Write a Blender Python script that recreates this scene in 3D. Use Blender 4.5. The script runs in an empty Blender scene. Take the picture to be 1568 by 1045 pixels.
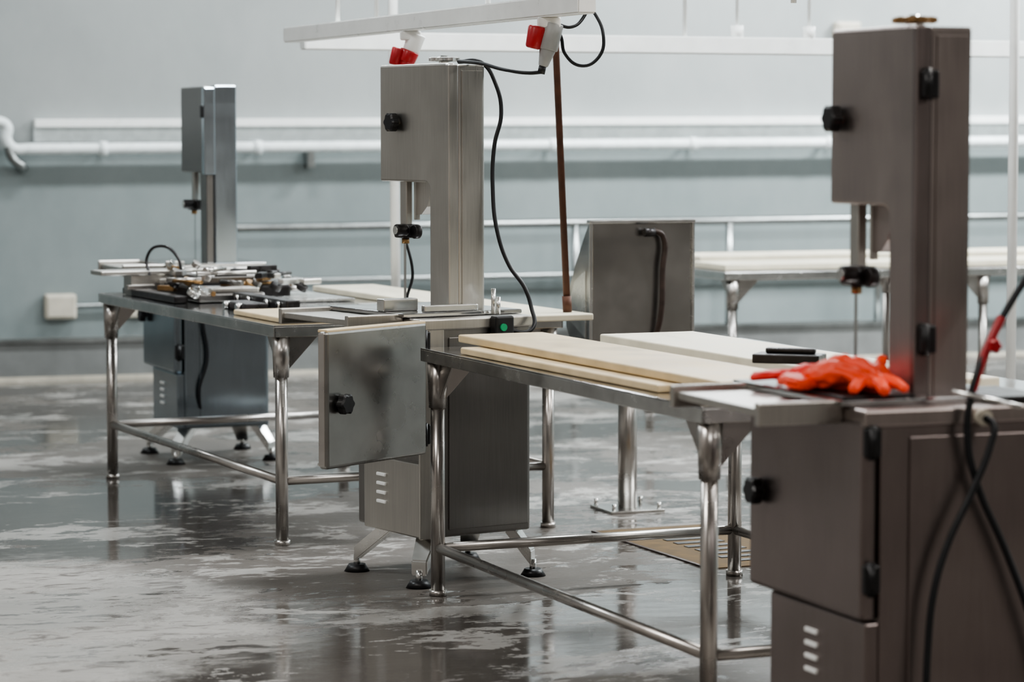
import bpy, bmesh, math, random
from mathutils import Vector, Matrix, noise as mnoise
random.seed(4)
S = bpy.context.scene
COL = S.collection
try:
    S.view_settings.look = 'AgX - Medium High Contrast'
except Exception as e:
    print(e)

# ------------------------------------------------------------------ materials
def newmat(name):
    m = bpy.data.materials.new(name); m.use_nodes = True
    nt = m.node_tree
    b = nt.nodes["Principled BSDF"]
    return m, nt, b

def N(nt, t, **kw):
    n = nt.nodes.new(t)
    for k, v in kw.items(): setattr(n, k, v)
    return n

def ramp(nt, src, stops):
    r = N(nt, "ShaderNodeValToRGB")
    e = r.color_ramp.elements
    e[0].position, e[0].color = stops[0][0], (*stops[0][1], 1)
    e[1].position, e[1].color = stops[-1][0], (*stops[-1][1], 1)
    for p, c in stops[1:-1]:
        x = e.new(p); x.color = (*c, 1)
    nt.links.new(src, r.inputs[0])
    return r

def noise(nt, vec, scale, detail=4, rough=.55, sc=(1, 1, 1), loc=(0, 0, 0), dist=0):
    mp = N(nt, "ShaderNodeMapping"); mp.inputs["Scale"].default_value = sc
    mp.inputs["Location"].default_value = loc
    nt.links.new(vec, mp.inputs[0])
    n = N(nt, "ShaderNodeTexNoise")
    n.inputs["Scale"].default_value = scale
    n.inputs["Detail"].default_value = detail
    n.inputs["Roughness"].default_value = rough
    n.inputs["Distortion"].default_value = dist
    nt.links.new(mp.outputs[0], n.inputs["Vector"])
    return n.outputs["Fac"]

def math_(nt, op, a, b=None, c=None):
    n = N(nt, "ShaderNodeMath", operation=op)
    for i, v in enumerate((a, b, c)):
        if v is None: continue
        if isinstance(v, (int, float)): n.inputs[i].default_value = v
        else: nt.links.new(v, n.inputs[i])
    return n.outputs[0]

def mixc(nt, f, a, b):
    n = N(nt, "ShaderNodeMix", data_type="RGBA")
    nt.links.new(f, n.inputs[0])
    for i, v in ((6, a), (7, b)):
        if isinstance(v, tuple): n.inputs[i].default_value = (*v, 1)
        else: nt.links.new(v, n.inputs[i])
    return n.outputs[2]

def simple(name, col, rough=.5, metal=0, var=.12, scale=12, bump=.0, r_var=.1, sc=(1, 1, 1), spec=.5):
    m, nt, b = newmat(name)
    tc = N(nt, "ShaderNodeTexCoord").outputs["Object"]
    f = noise(nt, tc, scale, sc=sc)
    lo = tuple(c * (1 - var) for c in col); hi = tuple(min(1, c * (1 + var)) for c in col)
    r = ramp(nt, f, [(.3, lo), (.7, hi)])
    nt.links.new(r.outputs[0], b.inputs["Base Color"])
    rr = ramp(nt, f, [(.3, (max(0, rough - r_var),) * 3), (.7, (min(1, rough + r_var),) * 3)])
    nt.links.new(rr.outputs[0], b.inputs["Roughness"])
    b.inputs["Metallic"].default_value = metal
    b.inputs["Specular IOR Level"].default_value = spec
    if bump:
        bp = N(nt, "ShaderNodeBump"); bp.inputs["Strength"].default_value = bump
        bp.inputs["Distance"].default_value = .01
        nt.links.new(f, bp.inputs["Height"]); nt.links.new(bp.outputs[0], b.inputs["Normal"])
    return m

def steel(name, col, rough=.34, brush=(60, 60, 1.2), metal=1.0, wavy=.0, blotch=.65, bump=.04):
    m, nt, b = newmat(name)
    tc = N(nt, "ShaderNodeTexCoord").outputs["Object"]
    br = noise(nt, tc, 5, 3, sc=brush)
    bl = noise(nt, tc, 2.5, 3, .5)
    mix = math_(nt, "MULTIPLY_ADD", br, 1 - blotch, math_(nt, "MULTIPLY", bl, blotch))
    r = ramp(nt, mix, [(.32, tuple(c * .82 for c in col)), (.68, tuple(min(1, c * 1.15) for c in col))])
    nt.links.new(r.outputs[0], b.inputs["Base Color"])
    rr = ramp(nt, mix, [(.3, (rough - .06,) * 3), (.7, (rough + .07,) * 3)])
    nt.links.new(rr.outputs[0], b.inputs["Roughness"])
    b.inputs["Metallic"].default_value = metal
    if bump:
        bp = N(nt, "ShaderNodeBump"); bp.inputs["Strength"].default_value = bump; bp.inputs["Distance"].default_value = .003
        nt.links.new(br, bp.inputs["Height"])
        nt.links.new(bp.outputs[0], b.inputs["Normal"])
    if wavy:
        wv = noise(nt, tc, 2.6, 1, .3, sc=(1, 1, .6))
        b2 = N(nt, "ShaderNodeBump"); b2.inputs["Strength"].default_value = wavy; b2.inputs["Distance"].default_value = .05
        nt.links.new(wv, b2.inputs["Height"])
        if bump: nt.links.new(bp.outputs[0], b2.inputs["Normal"])
        nt.links.new(b2.outputs[0], b.inputs["Normal"])
    return m

M = {}
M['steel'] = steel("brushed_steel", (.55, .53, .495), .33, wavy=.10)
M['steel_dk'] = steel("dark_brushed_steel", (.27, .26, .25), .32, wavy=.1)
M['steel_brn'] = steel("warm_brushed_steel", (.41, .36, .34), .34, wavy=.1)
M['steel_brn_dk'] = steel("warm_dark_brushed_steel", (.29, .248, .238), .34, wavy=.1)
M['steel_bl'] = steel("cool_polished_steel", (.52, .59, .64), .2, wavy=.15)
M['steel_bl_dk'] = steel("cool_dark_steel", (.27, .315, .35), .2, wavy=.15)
M['steel_br'] = steel("bright_steel", (.72, .72, .70), .24, (4, 4, 4), bump=0)
M['tube'] = steel("steel_tube", (.50, .475, .45), .29, (2, 2, 2), bump=0)
M['top'] = steel("wet_steel_top", (.56, .56, .56), .12, (3, 3, 3), bump=0, wavy=.05)
M['polish'] = steel("polished_door_steel", (.33, .325, .31), .3, (2, 2, 2), wavy=.04, bump=0)
M['black'] = simple("black_rubber", (.010, .010, .011), .4)
M['cable'] = simple("black_cable", (.008, .009, .011), .45)
M['board'] = simple("polyethylene_board", (.62, .49, .30), .4, 0, .14, 7, .05)
M['board_w'] = simple("white_board", (.70, .64, .50), .4, 0, .08, 9, .04)
M['red'] = simple("red_plastic", (.42, .02, .025), .35)
M['orange'] = simple("orange_rubber", (.92, .068, .012), .5, 0, .05, 14, .05)
M['redglove'] = simple("red_rubber", (.82, .026, .014), .5, 0, .05, 14, .05)
M['grey_pl'] = simple("grey_plastic", (.35, .36, .36), .4)
M['white_p'] = simple("white_paint", (.88, .89, .87), .35, 0, .04)
M['rust'] = simple("rusty_rod", (.10, .042, .024), .6, .2, .3, 20)
M['brown'] = simple("dark_brown_pipe", (.035, .020, .014), .5, .0, .3, 20)
M['bronze'] = simple("brass", (.34, .21, .10), .38, .9, .3, 30)
M['dark'] = simple("dark_iron", (.04, .037, .037), .36, .7, .3, 20)
M['green'] = simple("green_button", (.02, .3, .12), .4)
M['cream'] = simple("cream_plastic", (.52, .48, .40), .45)
M['rail'] = steel("rail_steel", (.32, .335, .33), .33, (4, 4, 4), bump=0)
M['pipe'] = simple("painted_pipe", (.80, .85, .85), .28, 0, .06)
M['drain'] = simple("drain_tile", (.11, .075, .04), .85, 0, .3, 14, spec=.2)
M['gal'] = steel("galvanised", (.48, .47, .45), .22, (2, 2, 2), wavy=.14, blotch=.8, bump=0)

def wallmat():
    m, nt, b = newmat("painted_wall")
    tc = N(nt, "ShaderNodeTexCoord").outputs["Object"]
    f = noise(nt, tc, .8, 5)
    g = noise(nt, tc, 6, 6, .65, sc=(1, 1, .6))
    a = math_(nt, "MULTIPLY_ADD", g, .3, math_(nt, "MULTIPLY", f, .7))
    up = ramp(nt, a, [(.3, (.29, .31, .308)), (.7, (.37, .387, .382))])
    lo = ramp(nt, a, [(.3, (.18, .212, .212)), (.7, (.255, .288, .286))])
    sp = N(nt, "ShaderNodeSeparateXYZ"); nt.links.new(N(nt, "ShaderNodeNewGeometry").outputs["Position"], sp.inputs[0])
    mr = N(nt, "ShaderNodeMapRange"); nt.links.new(sp.outputs["Z"], mr.inputs[0])
    mr.inputs[1].default_value = 1.44; mr.inputs[2].default_value = 1.47
    nt.links.new(mixc(nt, mr.outputs[0], lo.outputs[0], up.outputs[0]), b.inputs["Base Color"])
    b.inputs["Roughness"].default_value = .33
    bp = N(nt, "ShaderNodeBump"); bp.inputs["Strength"].default_value = .15; bp.inputs["Distance"].default_value = .01
    nt.links.new(g, bp.inputs["Height"]); nt.links.new(bp.outputs[0], b.inputs["Normal"])
    return m
M['wall'] = wallmat()
M['wall_warm'] = simple("warm_painted_wall", (.33, .305, .285), .5, 0, .1, 2)
M['curb'] = simple("curb_concrete", (.17, .175, .17), .45, 0, .15, 5, .1)
M['ceil'] = simple("ceiling_panel", (.42, .42, .41), .6, 0, .05, 2)

def floormat():
    m, nt, b = newmat("wet_concrete")
    tc = N(nt, "ShaderNodeTexCoord").outputs["Object"]
    big = noise(nt, tc, .55, 2, .5, loc=(5.3, 2.2, 0), dist=.3)
    mid = noise(nt, tc, 2.2, 10, .78, sc=(.8, 1.3, 1), dist=.6)
    mid2 = noise(nt, tc, 1.7, 8, .72, sc=(.7, 1.2, 1), loc=(11, 7, 0), dist=.5)
    speck = noise(nt, tc, 9, 6, .7, sc=(.8, 1.7, 1), dist=.5)
    grain = noise(nt, tc, 45, 4, .65)
    s = math_(nt, "MULTIPLY_ADD", speck, .38, math_(nt, "MULTIPLY_ADD", mid, .55, big))
    mask = ramp(nt, s, [(.925, (0, 0, 0)), (.965, (1, 1, 1))]).outputs[0]
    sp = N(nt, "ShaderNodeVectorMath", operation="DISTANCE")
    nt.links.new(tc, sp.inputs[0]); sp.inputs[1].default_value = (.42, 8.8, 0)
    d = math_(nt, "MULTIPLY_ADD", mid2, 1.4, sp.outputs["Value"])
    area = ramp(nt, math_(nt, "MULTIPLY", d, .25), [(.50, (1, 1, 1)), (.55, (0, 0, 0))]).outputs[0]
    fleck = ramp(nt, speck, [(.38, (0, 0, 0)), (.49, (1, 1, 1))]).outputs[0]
    sheen = math_(nt, "MULTIPLY", area, fleck)  # reflected light on this floor region, painted in as paler flecked base colour
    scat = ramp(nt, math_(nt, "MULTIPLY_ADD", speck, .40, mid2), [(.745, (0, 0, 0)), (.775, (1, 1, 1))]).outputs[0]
    pale = math_(nt, "MAXIMUM", sheen, scat)
    dry = ramp(nt, mid, [(.3, (.092, .079, .068)), (.5, (.120, .105, .092)), (.7, (.155, .138, .123))])
    wet = ramp(nt, mid, [(.3, (.060, .052, .046)), (.7, (.092, .082, .073))])
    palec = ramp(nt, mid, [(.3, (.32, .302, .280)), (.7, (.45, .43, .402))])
    c1 = mixc(nt, mask, dry.outputs[0], wet.outputs[0])
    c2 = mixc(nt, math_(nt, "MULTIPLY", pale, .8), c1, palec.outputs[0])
    nt.links.new(c2, b.inputs["Base Color"])
    rd = ramp(nt, mid, [(.3, (.36,) * 3), (.7, (.58,) * 3)])
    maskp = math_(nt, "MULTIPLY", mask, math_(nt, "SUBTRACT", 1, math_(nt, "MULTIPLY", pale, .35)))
    rough = mixc(nt, maskp, rd.outputs[0], (.08, .08, .08))
    nt.links.new(rough, b.inputs["Roughness"])
    inv = N(nt, "ShaderNodeMapRange"); nt.links.new(mask, inv.inputs[0])
    inv.inputs[3].default_value = .8; inv.inputs[4].default_value = .08
    h = math_(nt, "MULTIPLY_ADD", grain, .3, speck)
    bp = N(nt, "ShaderNodeBump"); bp.inputs["Distance"].default_value = .006
    nt.links.new(inv.outputs[0], bp.inputs["Strength"]); nt.links.new(h, bp.inputs["Height"])
    nt.links.new(bp.outputs[0], b.inputs["Normal"])
    b.inputs["Specular IOR Level"].default_value = .42
    return m
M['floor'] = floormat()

# ------------------------------------------------------------------ helpers
def empty(name, loc=(0, 0, 0), rot=0):
    o = bpy.data.objects.new(name, None); COL.objects.link(o)
    o.location = loc; o.rotation_euler = (0, 0, rot); o.empty_display_size = .1
    return o

def finish(bm, name, mat, parent, smooth=False):
    me = bpy.data.meshes.new(name)
    bmesh.ops.recalc_face_normals(bm, faces=bm.faces)
    bm.to_mesh(me); bm.free()
    me.materials.append(M[mat] if isinstance(mat, str) else mat)
    if smooth:
        for p in me.polygons: p.use_smooth = True
    o = bpy.data.objects.new(name, me); COL.objects.link(o)
    if parent: o.parent = parent
    return o

def box(parent, name, lo, hi, mat, bev=.004, rot=None, seg=2):
    bm = bmesh.new()
    c = [(a + b) / 2 for a, b in zip(lo, hi)]; s = [abs(b - a) for a, b in zip(lo, hi)]
    bmesh.ops.create_cube(bm, size=1)
    bmesh.ops.scale(bm, vec=s, verts=bm.verts)
    if bev: bmesh.ops.bevel(bm, geom=bm.edges[:], offset=min(bev, min(s) * .45), segments=seg, affect='EDGES', profile=.5)
    if rot: bmesh.ops.rotate(bm, matrix=Matrix.Rotation(rot[1], 3, rot[0]), verts=bm.verts)
    bmesh.ops.translate(bm, vec=c, verts=bm.verts)
    return finish(bm, name, mat, parent)

def cyl(parent, name, p0, p1, r, mat, seg=24, r2=None, bev=0):
    p0, p1 = Vector(p0), Vector(p1); d = p1 - p0
    bm = bmesh.new()
    bmesh.ops.create_cone(bm, cap_ends=True, segments=seg, radius1=r, radius2=r if r2 is None else r2, depth=d.length)
    if bev: 
        ed = [e for e in bm.edges if len([f for f in e.link_faces if len(f.verts) > 4]) == 1]
        bmesh.ops.bevel(bm, geom=ed, offset=bev, segments=2, affect='EDGES', profile=.5)
    q = d.to_track_quat('Z', 'Y').to_matrix()
    bmesh.ops.rotate(bm, matrix=q, verts=bm.verts)
    bmesh.ops.translate(bm, vec=(p0 + p1) / 2, verts=bm.verts)
    o = finish(bm, name, mat, parent)
    for p in o.data.polygons: p.use_smooth = len(p.vertices) == 4
    return o

def prism(parent, name, pts, axis, a, b, mat, bev=.004):
    """polygon pts in the two other axes extruded along axis between a and b"""
    bm = bmesh.new()
    def mk(p, t):
        if axis == 'X': return (t, p[0], p[1])
        if axis == 'Y': return (p[0], t, p[1])
        return (p[0], p[1], t)
    v0 = [bm.verts.new(mk(p, a)) for p in pts]; v1 = [bm.verts.new(mk(p, b)) for p in pts]
    bm.faces.new(v0); bm.faces.new(v1[::-1])
    n = len(pts)
    for i in range(n): bm.faces.new((v0[i], v0[(i + 1) % n], v1[(i + 1) % n], v1[i]))
    bmesh.ops.recalc_face_normals(bm, faces=bm.faces)
    if bev: bmesh.ops.bevel(bm, geom=bm.edges[:], offset=bev, segments=2, affect='EDGES', profile=.5)
    return finish(bm, name, mat, parent)

def tube(parent, name, pts, r, mat, cyclic=False, smooth=True):
    cu = bpy.data.curves.new(name, 'CURVE'); cu.dimensions = '3D'
    cu.bevel_depth = r; cu.bevel_resolution = 4; cu.resolution_u = 8; cu.use_fill_caps = True
    if smooth:
        sp = cu.splines.new('BEZIER'); sp.bezier_points.add(len(pts) - 1)
        for bp_, p in zip(sp.bezier_points, pts):
            bp_.co = p; bp_.handle_left_type = bp_.handle_right_type = 'AUTO'
    else:
        sp = cu.splines.new('POLY'); sp.points.add(len(pts) - 1)
        for q, p in zip(sp.points, pts): q.co = (*p, 1)
    sp.use_cyclic_u = cyclic
    cu.materials.append(M[mat])
    o = bpy.data.objects.new(name, cu); COL.objects.link(o)
    if parent: o.parent = parent
    return o

def knob(parent, name, c, axis, r, depth, mat='black', lobes=6):
    pts = []
    n = lobes * 8
    for i in range(n):
        a = 2 * math.pi * i / n
        rr = r * (1 + .10 * math.cos(lobes * a))
        pts.append((rr * math.cos(a), rr * math.sin(a)))
    c = Vector(c); ax = Vector(axis)
    bm = bmesh.new()
    rings = []
    for t, k in ((0, .9), (.15, 1), (.8, 1), (1, .82)):
        rings.append([bm.verts.new((p[0] * k, p[1] * k, depth * (t + .25))) for p in pts])
    for a, b in zip(rings, rings[1:]):
        for i in range(n): bm.faces.new((a[i], a[(i + 1) % n], b[(i + 1) % n], b[i]))
    bm.faces.new(rings[0][::-1]); bm.faces.new(rings[-1])
    bmesh.ops.rotate(bm, matrix=ax.to_track_quat('Z', 'Y').to_matrix(), verts=bm.verts)
    bmesh.ops.translate(bm, vec=c, verts=bm.verts)
    finish(bm, name, mat, parent)
    cyl(parent, name + "_stem", c - ax * .002, c + ax * depth * .5, r * .4, 'steel_br', 16)

# ------------------------------------------------------------------ room
RA = math.radians(17)
ur = Vector((math.cos(RA), math.sin(RA), 0)); nr = Vector((-math.sin(RA), math.cos(RA), 0))
def R(u, n, z=0): return ur * u + nr * n + Vector((0, 0, z))
U0, U1, N0, N1, HC = -3.2, 12.5, -3.5, 17.6, 4.3

def slab(name, u0, u1, n0, n1, z0, z1, mat):
    o = box(None, name, (u0, n0, z0), (u1, n1, z1), mat, bev=0)
    o.rotation_euler = (0, 0, RA); return o
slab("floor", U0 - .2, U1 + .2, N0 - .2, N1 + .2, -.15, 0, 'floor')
slab("ceiling", U0 - .2, U1 + .2, N0 - .2, N1 + .2, HC, HC + .15, 'ceil')
slab("wall_back", U0, U1, N1, N1 + .2, 0, HC, 'wall')
slab("wall_front", U0, U1, N0 - .2, N0, 0, HC, 'wall_warm')
slab("wall_left", U0 - .2, U0, N0 - .2, N1 + .2, 0, HC, 'wall_warm')
slab("wall_right", U1, U1 + .2, N0 - .2, N1 + .2, 0, HC, 'wall')
slab("baseboard_back", U0, U1, N1 - .30, N1, 0, .25, 'curb')
slab("trim_1", U0, U1, N1 - .31, N1 - .30, 0.0, .025, 'cream')
slab("trim_2", U0, U1, N1 - .32, N1 - .24, .235, .262, 'rail')

# wall pipework
wp = empty("wall_pipe", (0, 0, 0), RA)
tube(wp, "main_pipe", [(2.15, N1 - .12, 1.455), (U1 - .05, N1 - .12, 1.515)], .036, 'pipe', smooth=False)
tube(wp, "elbow", [(2.15, N1 - .12, 1.455), (2.06, N1 - .12, 1.46), (2.02, N1 - .12, 1.51), (2.02, N1 - .12, 1.60), (1.96, N1 - .12, 1.63), (U0 + .02, N1 - .12, 1.62)], .034, 'pipe')
tube(wp, "drop", [(2.03, N1 - .12, 1.47), (2.05, N1 - .12, 1.40), (2.12, N1 - .10, 1.34), (2.12, N1 - .02, 1.33)], .03, 'rail')
for i in range(10):
    x = 2.6 + i * 1.0
    z = 1.455 + (x - 2.15) * .0058
    cyl(wp, "coupling_%d" % i, (x, N1 - .12, z), (x + .05, N1 - .12, z), .045, 'pipe')
    box(wp, "bracket_%d" % i, (x + .01, N1 - .12, z - .012), (x + .04, N1, z + .012), 'pipe')
box(wp, "bracket_low", (3.95, N1 - .14, 1.33), (4.0, N1, 1.44), 'rail')
wr = empty("wall_rail", (0, 0, 0), RA)
box(wr, "channel", (2.2, N1 - .10, 1.615), (U1 - .02, N1, 1.665), 'white_p', rot=('Y', -.0045))
box(wr, "backing_board", (2.2, N1 - .03, 1.52), (U1 - .02, N1, 1.62), 'pipe', rot=('Y', -.0045))
wb = empty("wall_sensor_box", (0, 0, 0), RA)
box(wb, "case", (7.70, N1 - .08, 2.22), (7.88, N1, 2.32), 'cream', .01)
box(wb, "cover", (7.72, N1 - .09, 2.235), (7.86, N1 - .08, 2.305), 'cream', .004)

# handrail standing on the kerb
hr = empty("handrail", (0, 0, 0), RA)
tube(hr, "top_rail", [(3.35, N1 - .24, .945), (U1 - .1, N1 - .24, .985)], .028, 'rail', smooth=False)
tube(hr, "mid_rail", [(3.35, N1 - .24, .60), (U1 - .1, N1 - .24, .64)], .02, 'rail', smooth=False)
for i, x in enumerate([3.36, 5.75, 6.85, 7.95, 9.3, 10.6, 11.9]):
    cyl(hr, "post_%d" % i, (x, N1 - .24, .25), (x, N1 - .24, .95), .025, 'rail')
    cyl(hr, "flange_%d" % i, (x, N1 - .24, .25), (x, N1 - .24, .262), .055, 'rail')

jb = empty("junction_box", (0, 0, 0), RA)
box(jb, "case", (2.25, N1 - .09, .37), (2.45, N1, .53), 'cream', .015)
box(jb, "lid", (2.265, N1 - .10, .385), (2.435, N1 - .09, .515), 'cream', .006)
tube(jb, "conduit", [(2.45, N1 - .04, .45), (2.95, N1 - .04, .46)], .014, 'rail', smooth=False)
box(jb, "outlet", (2.78, N1 - .07, .37), (2.93, N1, .46), 'cream', .012)

# ------------------------------------------------------------------ worktable
def gusset_leg(p, x, y, ztop, sx, sy, z0=0.0, r=.024):
    cyl(p, "leg", (x, y, z0 + .012), (x, y, ztop - .14), r, 'tube')
    cyl(p, "leg_foot", (x, y, z0), (x, y, z0 + .02), r + .006, 'tube')
    cyl(p, "leg_socket", (x, y, ztop - .2), (x, y, ztop - .03), r + .006, 'tube', r2=r + .012)
    prism(p, "gusset_a", [(x, ztop - .19), (x + sx * .03, ztop - .17), (x + sx * .15, ztop - .045), (x - sx * .02, ztop - .045)], 'Y', y - .004, y + .004, 'tube', .001)
    prism(p, "gusset_b", [(y, ztop - .19), (y + sy * .03, ztop - .17), (y + sy * .15, ztop - .045), (y - sy * .02, ztop - .045)], 'X', x - .004, x + .004, 'tube', .001)

def worktable(loc, ang, W, L, zt, zs, legs_x=None, stretch=True, over=.045):
    p = empty("steel_worktable", loc, ang)
    o = over
    box(p, "top_sheet", (-o, -o, zt - .006), (W + o, L + o, zt), 'top', .002)
    box(p, "apron_left", (-o, -o, zt - .045), (-o + .012, L + o, zt - .004), 'steel_br', .003)
    box(p, "apron_right", (W + o - .012, -o, zt - .045), (W + o, L + o, zt - .004), 'steel_br', .003)
    box(p, "apron_near", (-o, -o, zt - .045), (W + o, -o + .012, zt - .004), 'steel_br', .003)
    box(p, "apron_far", (-o, L + o - .012, zt - .045), (W + o, L + o, zt - .004), 'steel_br', .003)
    for (a, b) in (((-.01, -.02), (.02, L + .02)), ((W - .02, -.02), (W + .01, L + .02))):
        box(p, "frame", (a[0], a[1], zt - .05), (b[0], b[1], zt - .008), 'tube', .004)
    for y in (0, L):
        box(p, "frame_cross", (0, y - .015, zt - .05), (W, y + .015, zt - .008), 'tube', .004)
    lx = legs_x or [0, W]
    for x in lx:
        for y in (0, L):
            gusset_leg(p, x, y, zt, 1 if x < W * .6 else -1, 1 if y == 0 else -1)
    if stretch:
        for y in (0, L): cyl(p, "stretcher", (lx[0], y, zs), (lx[-1], y, zs), .017, 'tube')
        for x in (lx[0], lx[-1]): cyl(p, "stretcher", (x, 0, zs), (x, L, zs), .017, 'tube')
    return p

T1 = worktable((-.872, 10.32, 0), math.radians(25.0), 1.12, 2.21, .84, .245)
A2 = math.radians(22.2)
T2 = worktable((.528, 7.28, 0), A2, 1.12, 2.06, .84, .163)
T3 = worktable((1.13, 14.25, 0), math.radians(20), 2.5, 1.1, .84, .2, legs_x=[0.02, 1.5, 2.48], stretch=False)

def board(loc, ang, w, l, z, t=.022, mat='board', tilt=0, name="cutting_board"):
    p = box(None, name, (0, 0, 0), (w, l, t), mat, .006, seg=3)
    p.location = (loc[0], loc[1], z); p.rotation_euler = (tilt, 0, ang); return p

def tl(T, x, y, z=0):
    a = T.rotation_euler[2]
    return (T.location[0] + x * math.cos(a) - y * math.sin(a), T.location[1] + x * math.sin(a) + y * math.cos(a), z)

board(tl(T2, .08, .10), A2 + .02, .31, 1.88, .865, .026)
board(tl(T2, .01, .35), A2 + .02, .30, 1.45, .841, .022)
board(tl(T2, .62, .12), A2 + .01, .36, 1.95, .841, .03, 'board_w')
board(tl(T1, .87, -.30), math.radians(25), .30, 2.25, .841, .026, 'board_w')
board(tl(T1, .02, .05), math.radians(25), .26, .55, .841, .02, 'board')
board(tl(T3, .0, .05), math.radians(20), 2.4, .42, .841, .03, 'board_w')
board(tl(T3, .1, .6), math.radians(20), 2.3, .42, .841, .05, 'board_w')

# ------------------------------------------------------------------ band saw
def bandsaw(P, deg, door_open=False, low='steel_dk', up='steel', side='steel', top='steel_br', hinges=True,
            panel_d=.50, door_len=.60, door_z=(.43, .908), ky=.51, variant=False):
    p = empty("band_saw", (P[0], P[1], 0), math.radians(deg))
    fy2 = panel_d + .03
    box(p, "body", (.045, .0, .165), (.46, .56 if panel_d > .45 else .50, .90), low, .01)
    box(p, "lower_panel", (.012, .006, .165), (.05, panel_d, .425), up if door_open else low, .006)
    for i in range(4):
        box(p, "vent_%d" % i, (.004, .24, .262 + i * .032), (.0135, .30, .274 + i * .032), 'white_p', .003)
    box(p, "back_panel", (.12, -.006, .19), (.445, .002, .86), low, .003)
    if door_open:
        box(p, "corner_post", (.0, -.008, .165), (.10, .004, .90), up, .004)
    box(p, "body_top", (.0, -.01, .885), (.47, .60, .925), up, .006)
    cyl(p, "lower_wheel", (.022, .26, .66), (.048, .26, .66), .19, 'gal', 48)
    cyl(p, "wheel_hub", (.012, .26, .66), (.048, .26, .66), .04, 'dark', 24)
    d = bpy.data.objects.new("lower_door", None); COL.objects.link(d); d.parent = p
    d.location = (.02, 0.0, 0)
    z0, z1 = door_z
    box(d, "door_leaf", (-.02, .004, z0), (.02 if not door_open else .018, door_len, z1), 'polish' if door_open else low, .012, seg=3)
    if door_open:
        box(d, "door_rim", (.012, .012, z0 + .01), (.03, door_len - .01, z0 + .02), 'steel_br', .002)
        box(d, "door_edge", (-.012, door_len - .006, z0 + .01), (.014, door_len + .003, z1 - .008), 'tube', .002)
        box(d, "door_cap", (-.018, .01, z1 - .006), (.022, door_len - .005, z1 + .004), 'board', .003)
    knob(d, "door_knob", (-.02, door_len - .07, .675), (-1, 0, 0), .033, .03)
    if door_open: d.rotation_euler = (0, 0, math.radians(111.4))
    for z in (.53, .85):
        box(p, "hinge", (.0, -.014, z - .035), (.042, .006, z + .035), 'black', .006)
        cyl(p, "hinge_pin", (.018, -.012, z - .04), (.018, -.012, z + .04), .010, 'black', 16)
    for (cx, cy, fx, fy) in ((.09, .07, .0, .0), (.41, .07, .47, .0), (.09, fy2 - .12, .0, fy2), (.41, fy2 - .12, .47, fy2)):
        a = Vector((cx, cy, .18)); b = Vector((fx, fy, .06)); dv = (b - a)
        side_v = Vector((-dv.y, dv.x, 0)).normalized() * .036
        bm = bmesh.new()
        upv = Vector((0, 0, .032))
        vs = []
        for q, k in ((a, 1.2), (b, .8)):
            vs.append([bm.verts.new(q + side_v * k + upv), bm.verts.new(q - side_v * k + upv), bm.verts.new(q - side_v * k - upv * .7), bm.verts.new(q + side_v * k - upv * .7)])
        for i in range(4): bm.faces.new((vs[0][i], vs[0][(i + 1) % 4], vs[1][(i + 1) % 4], vs[1][i]))
        bm.faces.new(vs[0][::-1]); bm.faces.new(vs[1])
        bmesh.ops.recalc_face_normals(bm, faces=bm.faces)
        bmesh.ops.bevel(bm, geom=bm.edges[:], offset=.004, segments=2, affect='EDGES')
        finish(bm, "foot_arm", 'steel_br', p)
        cyl(p, "foot_stem", (fx, fy, .012), (fx, fy, .06), .012, 'steel_br', 12)
        cyl(p, "foot_pad", (fx, fy, 0), (fx, fy, .026), .046, 'black', 24, r2=.03)
    def Lprof(y0, yc, y1, zb, zh, zt, f=.035):
        pts = [(y0, zb), (yc, zb), (yc, zh - f)]
        for k in range(1, 5):
            a = k / 4 * math.pi / 2
            pts.append((yc + f - f * math.cos(a), zh - f + f * math.sin(a)))
        pts += [(y1, zh), (y1, zt), (y0, zt)]
        return pts
    y1 = .56 if not door_open else .60
    zt_ = 1.80 if (door_open or variant) else 1.815
    if variant: zt_ = 1.785
    prism(p, "column_and_head", Lprof(.12, .265, y1 - .01, .925, 1.395, zt_), 'X', .236, .345, side, .006)
    if variant:
        box(p, "upper_door", (.19, .16, 1.37), (.236, y1, zt_ - .005), 'steel_dk', .008)
        box(p, "upper_door_edge", (.185, .12, 1.36), (.24, .17, zt_ - .01), 'steel_bl', .006)
        box(p, "column_cover", (.20, .14, .94), (.236, .25, 1.37), 'steel_dk', .004)
        box(p, "latch", (.175, .13, 1.63), (.20, .165, 1.69), 'black', .005)
    else:
        prism(p, "upper_door", Lprof(.135, .255, y1, .94, 1.388, zt_ + .006, .03), 'X', .20, .234, up, .008)
        box(p, "door_strip", (.196, .118, .94), (.236, .140, zt_), low if not door_open else up, .004)
        box(p, "column_seam", (.25, .1165, .93), (.335, .121, zt_ - .02), side, .002)
        knob(p, "upper_knob", (.20, ky, 1.60), (-1, 0, 0), .033, .03)
    if hinges:
        for z in (1.076, 1.68):
            box(p, "upper_hinge", (.206, .103, z - .034), (.25, .122, z + .034), 'black', .006)
            cyl(p, "upper_hinge_pin", (.22, .107, z - .038), (.22, .107, z + .038), .010, 'black', 16)
    if not variant:
        cyl(p, "tension_stem", (.285, .29, zt_ - .005), (.285, .29, zt_ + .035), .014, 'steel_br', 16)
        knob(p, "tension_wheel", (.285, .29, zt_ + .010), (0, 0, 1), .052, .016, top, 8)
    box(p, "guide_post", (.225, .455, 1.20), (.25, .50, 1.40), 'steel', .003)
    box(p, "guide_post_rear", (.255, .44, 1.25), (.275, .455, 1.40), 'steel', .003)
    prism(p, "guide_bracket", [(.44, 1.395), (.315, 1.395), (.36, 1.30), (.40, 1.27), (.44, 1.27)], 'X', .255, .29, up, .002)
    box(p, "guide_block", (.200, .44, 1.185), (.262, .505, 1.235), 'dark', .008)
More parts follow.
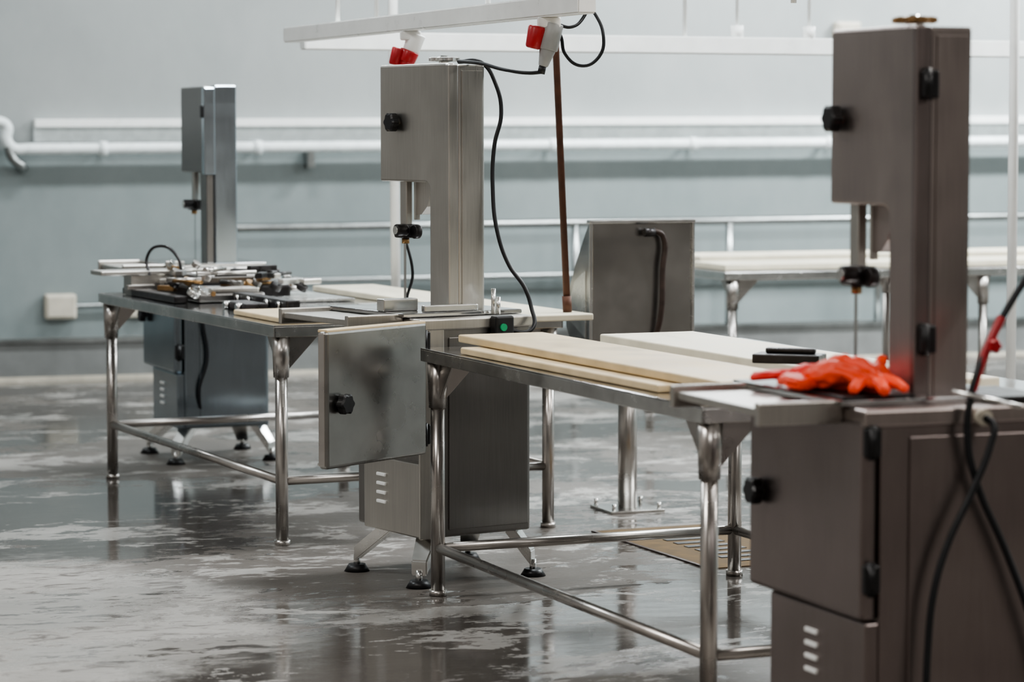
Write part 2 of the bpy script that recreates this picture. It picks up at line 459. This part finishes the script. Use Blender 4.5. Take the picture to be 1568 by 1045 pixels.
    cyl(p, "guide_screw", (.165, .43, 1.215), (.21, .43, 1.215), .022, 'dark', 20, bev=.004)
    cyl(p, "guide_screw_ring", (.162, .43, 1.215), (.168, .43, 1.215), .015, 'steel_br', 20)
    cyl(p, "guide_roller", (.22, .40, 1.21), (.245, .40, 1.21), .026, 'dark', 20, bev=.004)
    cyl(p, "guide_nut", (.23, .47, 1.165), (.23, .47, 1.185), .014, 'bronze', 8)
    box(p, "blade", (.2365, .478, .93), (.238, .494, 1.22), 'steel_br', 0)
    box(p, "saw_table", (-.02, .07, .927), (.47, .60 if door_open else .66, .942), 'top', .004)
    box(p, "sliding_table", (-.21, .12, .905), (-.01, .58, .925), 'steel', .004)
    box(p, "slide_rail_front", (-.22, .10, .885), (.0, .125, .94), 'steel', .004)
    box(p, "slide_rail_back", (-.22, .58, .885), (.0, .602, .94), 'steel', .004)
    cyl(p, "slide_rod", (-.18, .15, .895), (.03, .15, .895), .010, 'steel_br', 12)
    return p

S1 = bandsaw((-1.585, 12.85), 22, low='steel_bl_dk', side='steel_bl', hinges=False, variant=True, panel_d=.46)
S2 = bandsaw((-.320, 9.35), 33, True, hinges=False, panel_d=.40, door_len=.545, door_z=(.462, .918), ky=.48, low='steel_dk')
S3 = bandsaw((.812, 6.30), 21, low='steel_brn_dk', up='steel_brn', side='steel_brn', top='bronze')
# rolled side cover, rear motor lead on the far saw
cyl(S1, "drum_cover", (.02, .30, .55), (.05, .30, .55), .24, 'steel_bl', 48, bev=.006)
tube(S1, "motor_lead", [(.16, -.01, .86), (.13, -.03, .70), (.15, -.03, .50), (.11, -.02, .34), (.12, -.008, .26)], .007, 'cable')

# saw fence and gauge blocks on the middle saw
box(S2, "gauge_plate", (-.02, .20, .942), (.12, .25, .985), 'steel_br', .004)
box(S2, "gauge_bar", (.08, .09, .942), (.30, .115, .965), 'steel_br', .004)
cyl(S2, "fence_lever", (.33, .04, .93), (.33, .04, 1.02), .008, 'steel_br', 12)
cyl(S2, "fence_lever_b", (.35, .04, .93), (.35, .04, .99), .008, 'steel_br', 12)
box(S2, "switch_box", (.285, -.05, .845), (.36, -.006, .93), 'black', .008)
cyl(S2, "start_button", (.312, -.058, .89), (.312, -.048, .89), .013, 'green', 20)
tube(S2, "power_lead", [(.30, .22, 1.812), (.345, .14, 1.808), (.38, .10, 1.73), (.395, .09, 1.63), (.37, .095, 1.52), (.36, .09, 1.36),
                    (.365, .07, 1.22), (.395, .04, 1.10), (.435, .0, 1.02), (.45, -.02, .95), (.44, -.05, .89), (.41, -.05, .87), (.36, -.03, .875)], .0075, 'cable')

# near saw : socket, cables
cyl(S3, "socket", (.305, -.03, .90), (.305, .0, .90), .020, 'cream', 20)
tube(S3, "power_lead", [(.305, -.028, .90), (.315, -.05, .885), (.305, -.055, .84), (.26, -.05, .73), (.20, -.045, .61), (.165, -.045, .50), (.15, -.045, .36), (.145, -.05, .2),
                    (.15, -.06, .05), (.22, -.08, .01), (.4, -.1, .01)], .0085, 'cable')
tube(S3, "supply_lead", [(.80, -.05, 2.3), (.66, -.04, 1.62), (.50, -.04, 1.35), (.37, -.03, 1.17), (.30, -.03, 1.05), (.262, -.035, .95), (.255, -.035, .85), (.28, -.035, .75),
                     (.36, -.04, .58), (.43, -.045, .41), (.50, -.05, .2), (.56, -.06, .01)], .0085, 'cable')
tube(S3, "red_tape", [(.345, -.03, 1.135), (.318, -.03, 1.085), (.285, -.03, 1.01), (.268, -.033, .965)], .0105, 'red')
knob(S3, "red_clip", (.312, -.045, 1.07), (0, -1, 0), .016, .014, 'red', 5)
cyl(S3, "stop_rod", (.22, -.02, .965), (.36, -.10, .93), .006, 'steel_br', 12)
box(S3, "rear_fence", (.36, .0, .925), (.50, .25, .945), 'dark', .004)
box(S3, "table_insert", (.0, .10, .942), (.19, .38, .948), 'dark', .002)

pb = empty("pusher_block", (.70, 7.98, .892), math.radians(-20))
box(pb, "plate", (0, 0, 0), (.20, .10, .028), 'dark', .004)
box(pb, "grip", (.03, .035, .028), (.18, .06, .045), 'dark', .006)

# ------------------------------------------------------------------ rubber gloves (creased hollow-looking sweeps)
def crumple(parent, name, mat, path, seed, folds=.30, floor_z=.0):
    """path: (x, y, z, half_width, half_height); swept ring with lengthwise creases"""
    P = []
    n = len(path)
    for i in range(n - 1):
        p0 = path[max(0, i - 1)]; p1 = path[i]; p2 = path[i + 1]; p3 = path[min(n - 1, i + 2)]
        for k in range(12):
            t = k / 12
            P.append([.5 * (2 * b + (c - a) * t + (2 * a - 5 * b + 4 * c - d) * t * t + (3 * b - a - 3 * c + d) * t ** 3)
                      for a, b, c, d in zip(p0, p1, p2, p3)])
    P.append(list(path[-1]))
    bm = bmesh.new(); rings = []; R_ = 40
    for i, p in enumerate(P):
        q = P[min(i + 1, len(P) - 1)]; o = P[max(i - 1, 0)]
        d = Vector((q[0] - o[0], q[1] - o[1], 0)); d = d.normalized() if d.length else Vector((1, 0, 0))
        s = Vector((-d.y, d.x, 0)); ring = []
        e = i / (len(P) - 1)
        cap = min(1, math.sqrt(max(0.0, 1 - (max(0, e - .86) / .14) ** 2)) + .02) * min(1, math.sqrt(max(0.0, 1 - (max(0, .10 - e) / .10) ** 2)) + .02)
        for j in range(R_):
            a = 2 * math.pi * j / R_
            v = Vector((math.cos(a) * 1.6 + seed * 3.1, math.sin(a) * 1.6, e * len(path) * .55))
            f = 1 - abs(mnoise.noise(v)) * 2
            g = mnoise.noise(Vector((math.cos(a) * .9, math.sin(a) * .9 + seed, e * len(path) * 1.2)))
            h = mnoise.noise(Vector((math.cos(a) * 4, math.sin(a) * 4 + seed, e * len(path) * 2.2)))
            r = (1 + folds * (f - .5) + .22 * g + .10 * h) * cap
            co = Vector((p[0], p[1], p[2])) + s * (math.cos(a) * p[3] * r) + Vector((0, 0, math.sin(a) * p[4] * r))
            co.z = max(co.z, floor_z + .001)
            ring.append(bm.verts.new(co))
        rings.append(ring)
    for a, b in zip(rings, rings[1:]):
        for j in range(R_): bm.faces.new((a[j], a[(j + 1) % R_], b[(j + 1) % R_], b[j]))
    bm.faces.new(rings[0][::-1]); bm.faces.new(rings[-1])
    return finish(bm, name, mat, parent, smooth=True)
gl = empty("rubber_gloves", tl(S3, -.012, .01, .948), math.radians(21))
crumple(gl, "glove_left_hand", 'redglove', [(.05, .47, .014, .022, .012), (.07, .42, .022, .046, .024), (.09, .35, .028, .052, .030), (.11, .29, .030, .046, .030), (.12, .23, .02, .03, .02)], 1)
for i, (dx, dy, w) in enumerate(((-.085, .06, .011), (-.06, .10, .012), (-.02, .12, .012), (.015, .11, .011))):
    crumple(gl, "glove_left_finger_%d" % i, 'redglove', [(.065, .44, .022, w * 1.3, w), (.06 + dx * .5, .45 + dy * .5, .018, w * 1.3, w), (.06 + dx, .46 + dy * .9, .011, w * 1.1, w * .8)], 5 + i, .15)
crumple(gl, "glove_left_thumb", 'redglove', [(.07, .38, .025, .014, .012), (.02, .36, .02, .014, .012), (-.01, .39, .012, .012, .010)], 12, .15)
crumple(gl, "glove_right_hand", 'orange', [(.03, .33, .022, .030, .018), (.06, .28, .034, .048, .034), (.09, .215, .040, .052, .042), (.115, .15, .036, .050, .036), (.13, .095, .02, .034, .018)], 2, .36)
for i, (x, y, dx, dy, z) in enumerate(((.11, .15, -.07, -.05, .012), (.12, .14, -.02, -.09, .012), (.125, .13, .03, -.085, .016), (.14, .17, .03, .02, .078))):
    crumple(gl, "glove_right_finger_%d" % i, 'orange', [(x, y, .034, .017, .014), (x + dx * .55, y + dy * .55, (.034 + z) / 2 + .006, .016, .013), (x + dx, y + dy, z, .013, .011)], 20 + i, .15)
crumple(gl, "glove_right_cuff", 'orange', [(.02, .36, .016, .036, .014), (.0, .30, .02, .040, .016), (-.005, .24, .014, .028, .012)], 31, .35)

# ------------------------------------------------------------------ parts pile on far table
pp = empty("saw_parts_pile", (T1.location[0], T1.location[1], .842), math.radians(25))
def rod(x0, y0, x1, y1, z, r, m): cyl(pp, "rod", (x0, y0, z), (x1, y1, z), r, m, 16)
box(pp, "tray", (-.12, 1.95, .09), (.30, 2.12, .11), 'steel', .004)
box(pp, "tray_block", (.02, 1.96, 0), (.2, 2.08, .09), 'steel', .004)
box(pp, "long_bar", (.02, 1.35, 0), (.08, 2.1, .03), 'dark', .005)
box(pp, "fence_bar", (.26, .64, 0), (.32, 1.3, .045), 'dark', .006)
for y in (.72, .86, 1.08, 1.22):
    cyl(pp, "bolt", (.245, y, .022), (.26, y, .022), .018, 'steel_br', 20)
    cyl(pp, "bolt_hole", (.24, y, .022), (.246, y, .022), .009, 'dark', 12)
box(pp, "flat_plate", (.45, 1.2, 0), (.78, 1.9, .012), 'steel_br', .003)
box(pp, "carriage", (.12, 1.33, .0), (.42, 1.5, .04), 'steel_dk', .01)
box(pp, "carriage_top", (.18, 1.35, .04), (.40, 1.48, .06), 'steel', .006)
for i in range(60):
    x = random.uniform(.06, .66); y = random.uniform(1.3, 2.02); a = random.uniform(0, 3.14); L = random.uniform(.04, .14)
    hgt = 1 - abs(x - .33) / .45
    z = random.uniform(.03, .05 + .12 * hgt)
    m = random.choice(['steel_br', 'dark', 'dark', 'bronze', 'steel', 'steel_dk', 'tube'])
    if i % 3 == 0:
        rod(x - L * math.cos(a), y - L * math.sin(a), x + L * math.cos(a), y + L * math.sin(a), z, random.uniform(.006, .013), m)
    elif i % 3 == 1:
        box(pp, "block", (x - L * .5, y - .016, z - .014), (x + L * .5, y + .016, z + .010), m, .004, ('Z', a))
    else:
        cyl(pp, "disc", (x, y, z - .01), (x + .01, y - .01, z + .012), random.uniform(.018, .038), m, 24, bev=.003)
box(pp, "pile_core", (.15, 1.5, .0), (.60, 1.95, .06), 'dark', .01)
box(pp, "pile_core_top", (.22, 1.6, .06), (.5, 1.85, .10), 'steel_dk', .01)
tube(pp, "wire_arch", [(.10, 1.95, .09), (.10, 1.98, .17), (.14, 1.9, .22), (.19, 1.82, .17), (.20, 1.8, .08)], .007, 'dark')
box(pp, "steel_bin", (.55, .35, 0), (.80, .62, .03), 'steel', .01)
box(pp, "angle_plate", (.12, .74, 0), (.22, 1.0, .03), 'dark', .006)
cyl(pp, "cross_bolt", (.10, .80, .015), (.125, .80, .015), .016, 'steel_br', 16)
cyl(pp, "cross_bolt", (.10, .95, .015), (.125, .95, .015), .016, 'steel_br', 16)

# ------------------------------------------------------------------ pedestal sink (seen from behind its splash-back)
sk = empty("pedestal_sink", (.467, 11.27, 0), math.radians(20))
prof = [(-.05, .64), (-.05, 1.20), (-.025, 1.20), (.05, 1.12), (.13, 1.02), (.20, .92), (.24, .84), (.235, .75), (.14, .64)]
prism(sk, "bowl_body", prof, 'X', -.175, .28, 'gal', .012)
prism(sk, "side_seam", [(.0, 1.0), (.12, .95), (.18, .87), (.17, .78), (.0, .72)], 'X', -.178, -.174, 'steel_br', .001)
box(sk, "rim", (-.182, -.064, 1.192), (.287, -.02, 1.206), 'steel_br', .004)
box(sk, "flange_left", (-.181, -.057, .66), (-.169, -.045, 1.2), 'steel_br', .002)
box(sk, "flange_right", (.274, -.057, .66), (.286, -.045, 1.2), 'steel_br', .002)
box(sk, "basin_recess", (-.12, .06, 1.01), (.22, .16, 1.05), 'dark', .006, rot=('X', -.9))
tube(sk, "waste_pipe", [(.06, -.07, 1.155), (.11, -.085, 1.155), (.13, -.085, 1.14), (.13, -.085, 1.0), (.12, -.085, .80), (.10, -.06, .70)], .012, 'brown')
cyl(sk, "valve", (.045, -.09, 1.155), (.09, -.09, 1.155), .018, 'dark', 16)
cyl(sk, "pedestal", (.02, .02, .01), (.02, .02, .645), .04, 'tube', 32)
box(sk, "base_plate", (-.10, -.10, 0), (.14, .14, .012), 'gal', .003)
for x in (-.08, .12):
    for y in (-.08, .12):
        cyl(sk, "anchor_bolt", (x, y, .01), (x, y, .04), .009, 'steel_br', 8)

# floor drain
dr = empty("floor_drain", (.74, 10.30, 0), math.radians(23))
box(dr, "tile_surround", (-.24, -.5, -.0), (.24, .5, .004), 'drain', .001)
for i in range(9):
    box(dr, "slot_%d" % i, (-.10, -.4 + i * .09, .003), (.10, -.36 + i * .09, .007), 'dark', .001)
box(dr, "frame_a", (-.255, -.5, 0), (-.24, .5, .006), 'brown', .001)
box(dr, "frame_b", (.24, -.5, 0), (.255, .5, .006), 'brown', .001)

# ------------------------------------------------------------------ overhead frame
fr = empty("hanging_beam_frame")
def beam(a, b, w=.066, mat='white_p'):
    a, b = Vector(a), Vector(b); d = b - a
    bm = bmesh.new(); bmesh.ops.create_cube(bm, size=1)
    bmesh.ops.scale(bm, vec=(d.length, w, w), verts=bm.verts)
    bmesh.ops.bevel(bm, geom=bm.edges[:], offset=.005, segments=2, affect='EDGES')
    bmesh.ops.rotate(bm, matrix=Matrix.Rotation(math.atan2(d.y, d.x), 3, 'Z'), verts=bm.verts)
    bmesh.ops.translate(bm, vec=(a + b) / 2, verts=bm.verts)
    return finish(bm, "beam", mat, fr)
beam((-.965, 12.0, 1.985), (.245, 9.0, 1.985))
beam((-.92, 12.1, 1.965), (4.2, 14.1, 1.965), .08)
beam((.23, 9.0, 2.08), (1.0, 9.33, 2.08))
for (x, y) in ((-.72, 11.4), (-.085, 9.82), (.215, 9.07), (.8, 12.77), (2.9, 13.59), (-.6, 12.22), (.95, 9.31)):
    cyl(fr, "hanger", (x, y, 2.0), (x, y, HC), .010, 'white_p', 12)
for (x, y) in ((1.40, 13.0), (1.05, 12.87)):
    cyl(fr, "lamp_cap", (x, y, 2.0), (x, y, 2.06), .03, 'white_p', 16)
    cyl(fr, "cap_stem", (x, y, 2.05), (x, y, HC), .008, 'white_p', 12)
for a, b in (((-.53, 12.62), (-.56, 12.62)), ((2.21, 12.1), (2.20, 12.1))):
    q = empty("support_post")
    cyl(q, "tube", (*a, 0.01), (*b, HC), .022, 'white_p', 16)
    cyl(q, "foot_flange", (*a, 0), (*a, .012), .05, 'white_p', 20)
rp = empty("rusty_support_rod")
cyl(rp, "rod", (.06, 10.62, HC), (.215, 10.62, .868), .0135, 'rust', 16)
cyl(rp, "end_ferrule", (.212, 10.62, .93), (.215, 10.62, .868), .018, 'rust', 16)

def plug(x, y, z, kind):
    p = empty("industrial_plug", (x, y, z), 0)
    box(p, "bracket", (-.03, -.03, -.005), (.05, .03, .03), 'white_p', .006)
    if kind == 0:
        cyl(p, "white_housing", (.035, 0, .02), (.01, 0, -.05), .036, 'white_p', 24, r2=.032, bev=.006)
        cyl(p, "red_collar", (.008, 0, -.045), (-.01, 0, -.09), .038, 'red', 24, r2=.034, bev=.005)
        cyl(p, "red_cap", (-.035, -.01, -.035), (-.055, -.01, -.10), .026, 'red', 24, r2=.02, bev=.006)
        cyl(p, "red_body", (-.008, 0, -.088), (-.026, 0, -.155), .03, 'red', 24, r2=.018, bev=.004)
        cyl(p, "gland", (-.026, 0, -.15), (-.03, 0, -.175), .012, 'red', 16)
    else:
        cyl(p, "grey_housing", (.025, 0, .01), (.005, 0, -.08), .036, 'grey_pl', 24, r2=.034, bev=.004)
        cyl(p, "red_cap", (-.028, -.01, .0), (-.045, -.01, -.075), .032, 'red', 24, r2=.026, bev=.008)
        cyl(p, "grey_body", (.006, 0, -.075), (-.01, 0, -.135), .029, 'grey_pl', 24, r2=.016, bev=.004)
        cyl(p, "gland", (-.01, 0, -.13), (-.017, 0, -.16), .013, 'black', 16)
    return p
plug(-.40, 10.6, 1.922, 0)
plug(.115, 9.32, 1.922, 1)
cb = empty("hanging_cable")
sp = tl(S2, .30, .22, 1.814)
tube(cb, "lead_to_saw", [(.10, 9.32, 1.768), (.06, 9.32, 1.765), (-.02, 9.36, 1.776), (-.10, 9.50, 1.80), sp], .0065, 'cable')
tube(cb, "lead_loop", [(.14, 9.32, 1.93), (.165, 9.33, 1.89), (.18, 9.34, 1.83), (.235, 9.35, 1.79), (.295, 9.36, 1.82), (.31, 9.38, 1.90), (.27, 9.4, 1.99), (.23, 9.4, 2.06), (.19, 9.38, 2.1), (.15, 9.3, 2.0)], .006, 'cable')
tube(cb, "small_loop", [(.15, 9.32, 1.93), (.20, 9.32, 1.92), (.24, 9.34, 1.95), (.27, 9.36, 2.04)], .006, 'cable')
tube(cb, "lead_down", [(-.43, 10.6, 1.75), (-.44, 10.6, 1.6), (-.41, 10.6, 1.35), (-.42, 10.62, 1.2), (-.385, 10.62, 1.02), (-.40, 10.64, .88), (-.33, 10.66, .852), (-.2, 10.72, .852)], .006, 'cable')

# ------------------------------------------------------------------ lights
def lamp(u, n, power, col=(1, 1, 1), L=1.5, W=.35, z=None):
    z = HC - .12 if z is None else z
    p = empty("ceiling_light", R(u, n, 0), RA)
    box(p, "housing", (-L / 2 - .05, -W / 2 - .05, z + .01), (L / 2 + .05, W / 2 + .05, HC), 'white_p', .01)
    l = bpy.data.lights.new("tube_light", 'AREA'); l.shape = 'RECTANGLE'; l.size = L; l.size_y = W
    l.energy = power; l.color = col
    o = bpy.data.objects.new("tube_light", l); COL.objects.link(o); o.parent = p; o.location = (0, 0, z)
cool = (.92, .975, 1.0); neu = (1, .965, .93)
for u, e in ((0.0, 55), (3.2, 105), (6.4, 250), (9.6, 500)):
    lamp(u, 15.6, e, cool)
for u, e in ((-.8, 95), (3.2, 160), (7.2, 275), (10.8, 340)):
    lamp(u, 10.4, e, cool)
for u in (-1, 4.5, 9):
    lamp(u, 6.0, 128, neu)
for u in (1, 7):
    lamp(u, 1.0, 128, neu)
w = bpy.data.worlds.new("world"); S.world = w; w.use_nodes = True
w.node_tree.nodes["Background"].inputs[0].default_value = (.6, .7, .75, 1)
w.node_tree.nodes["Background"].inputs[1].default_value = .3

# ------------------------------------------------------------------ camera
cd = bpy.data.cameras.new("camera"); cam = bpy.data.objects.new("camera", cd); COL.objects.link(cam)
cam.location = (0, 0, 1.57)
cam.rotation_euler = (math.radians(90 - 4.39), 0, 0)
cd.sensor_width = 36; cd.lens = 96.4
cd.clip_end = 100
cd.dof.use_dof = True; cd.dof.focus_distance = 9.4; cd.dof.aperture_fstop = 2.8
S.camera = cam
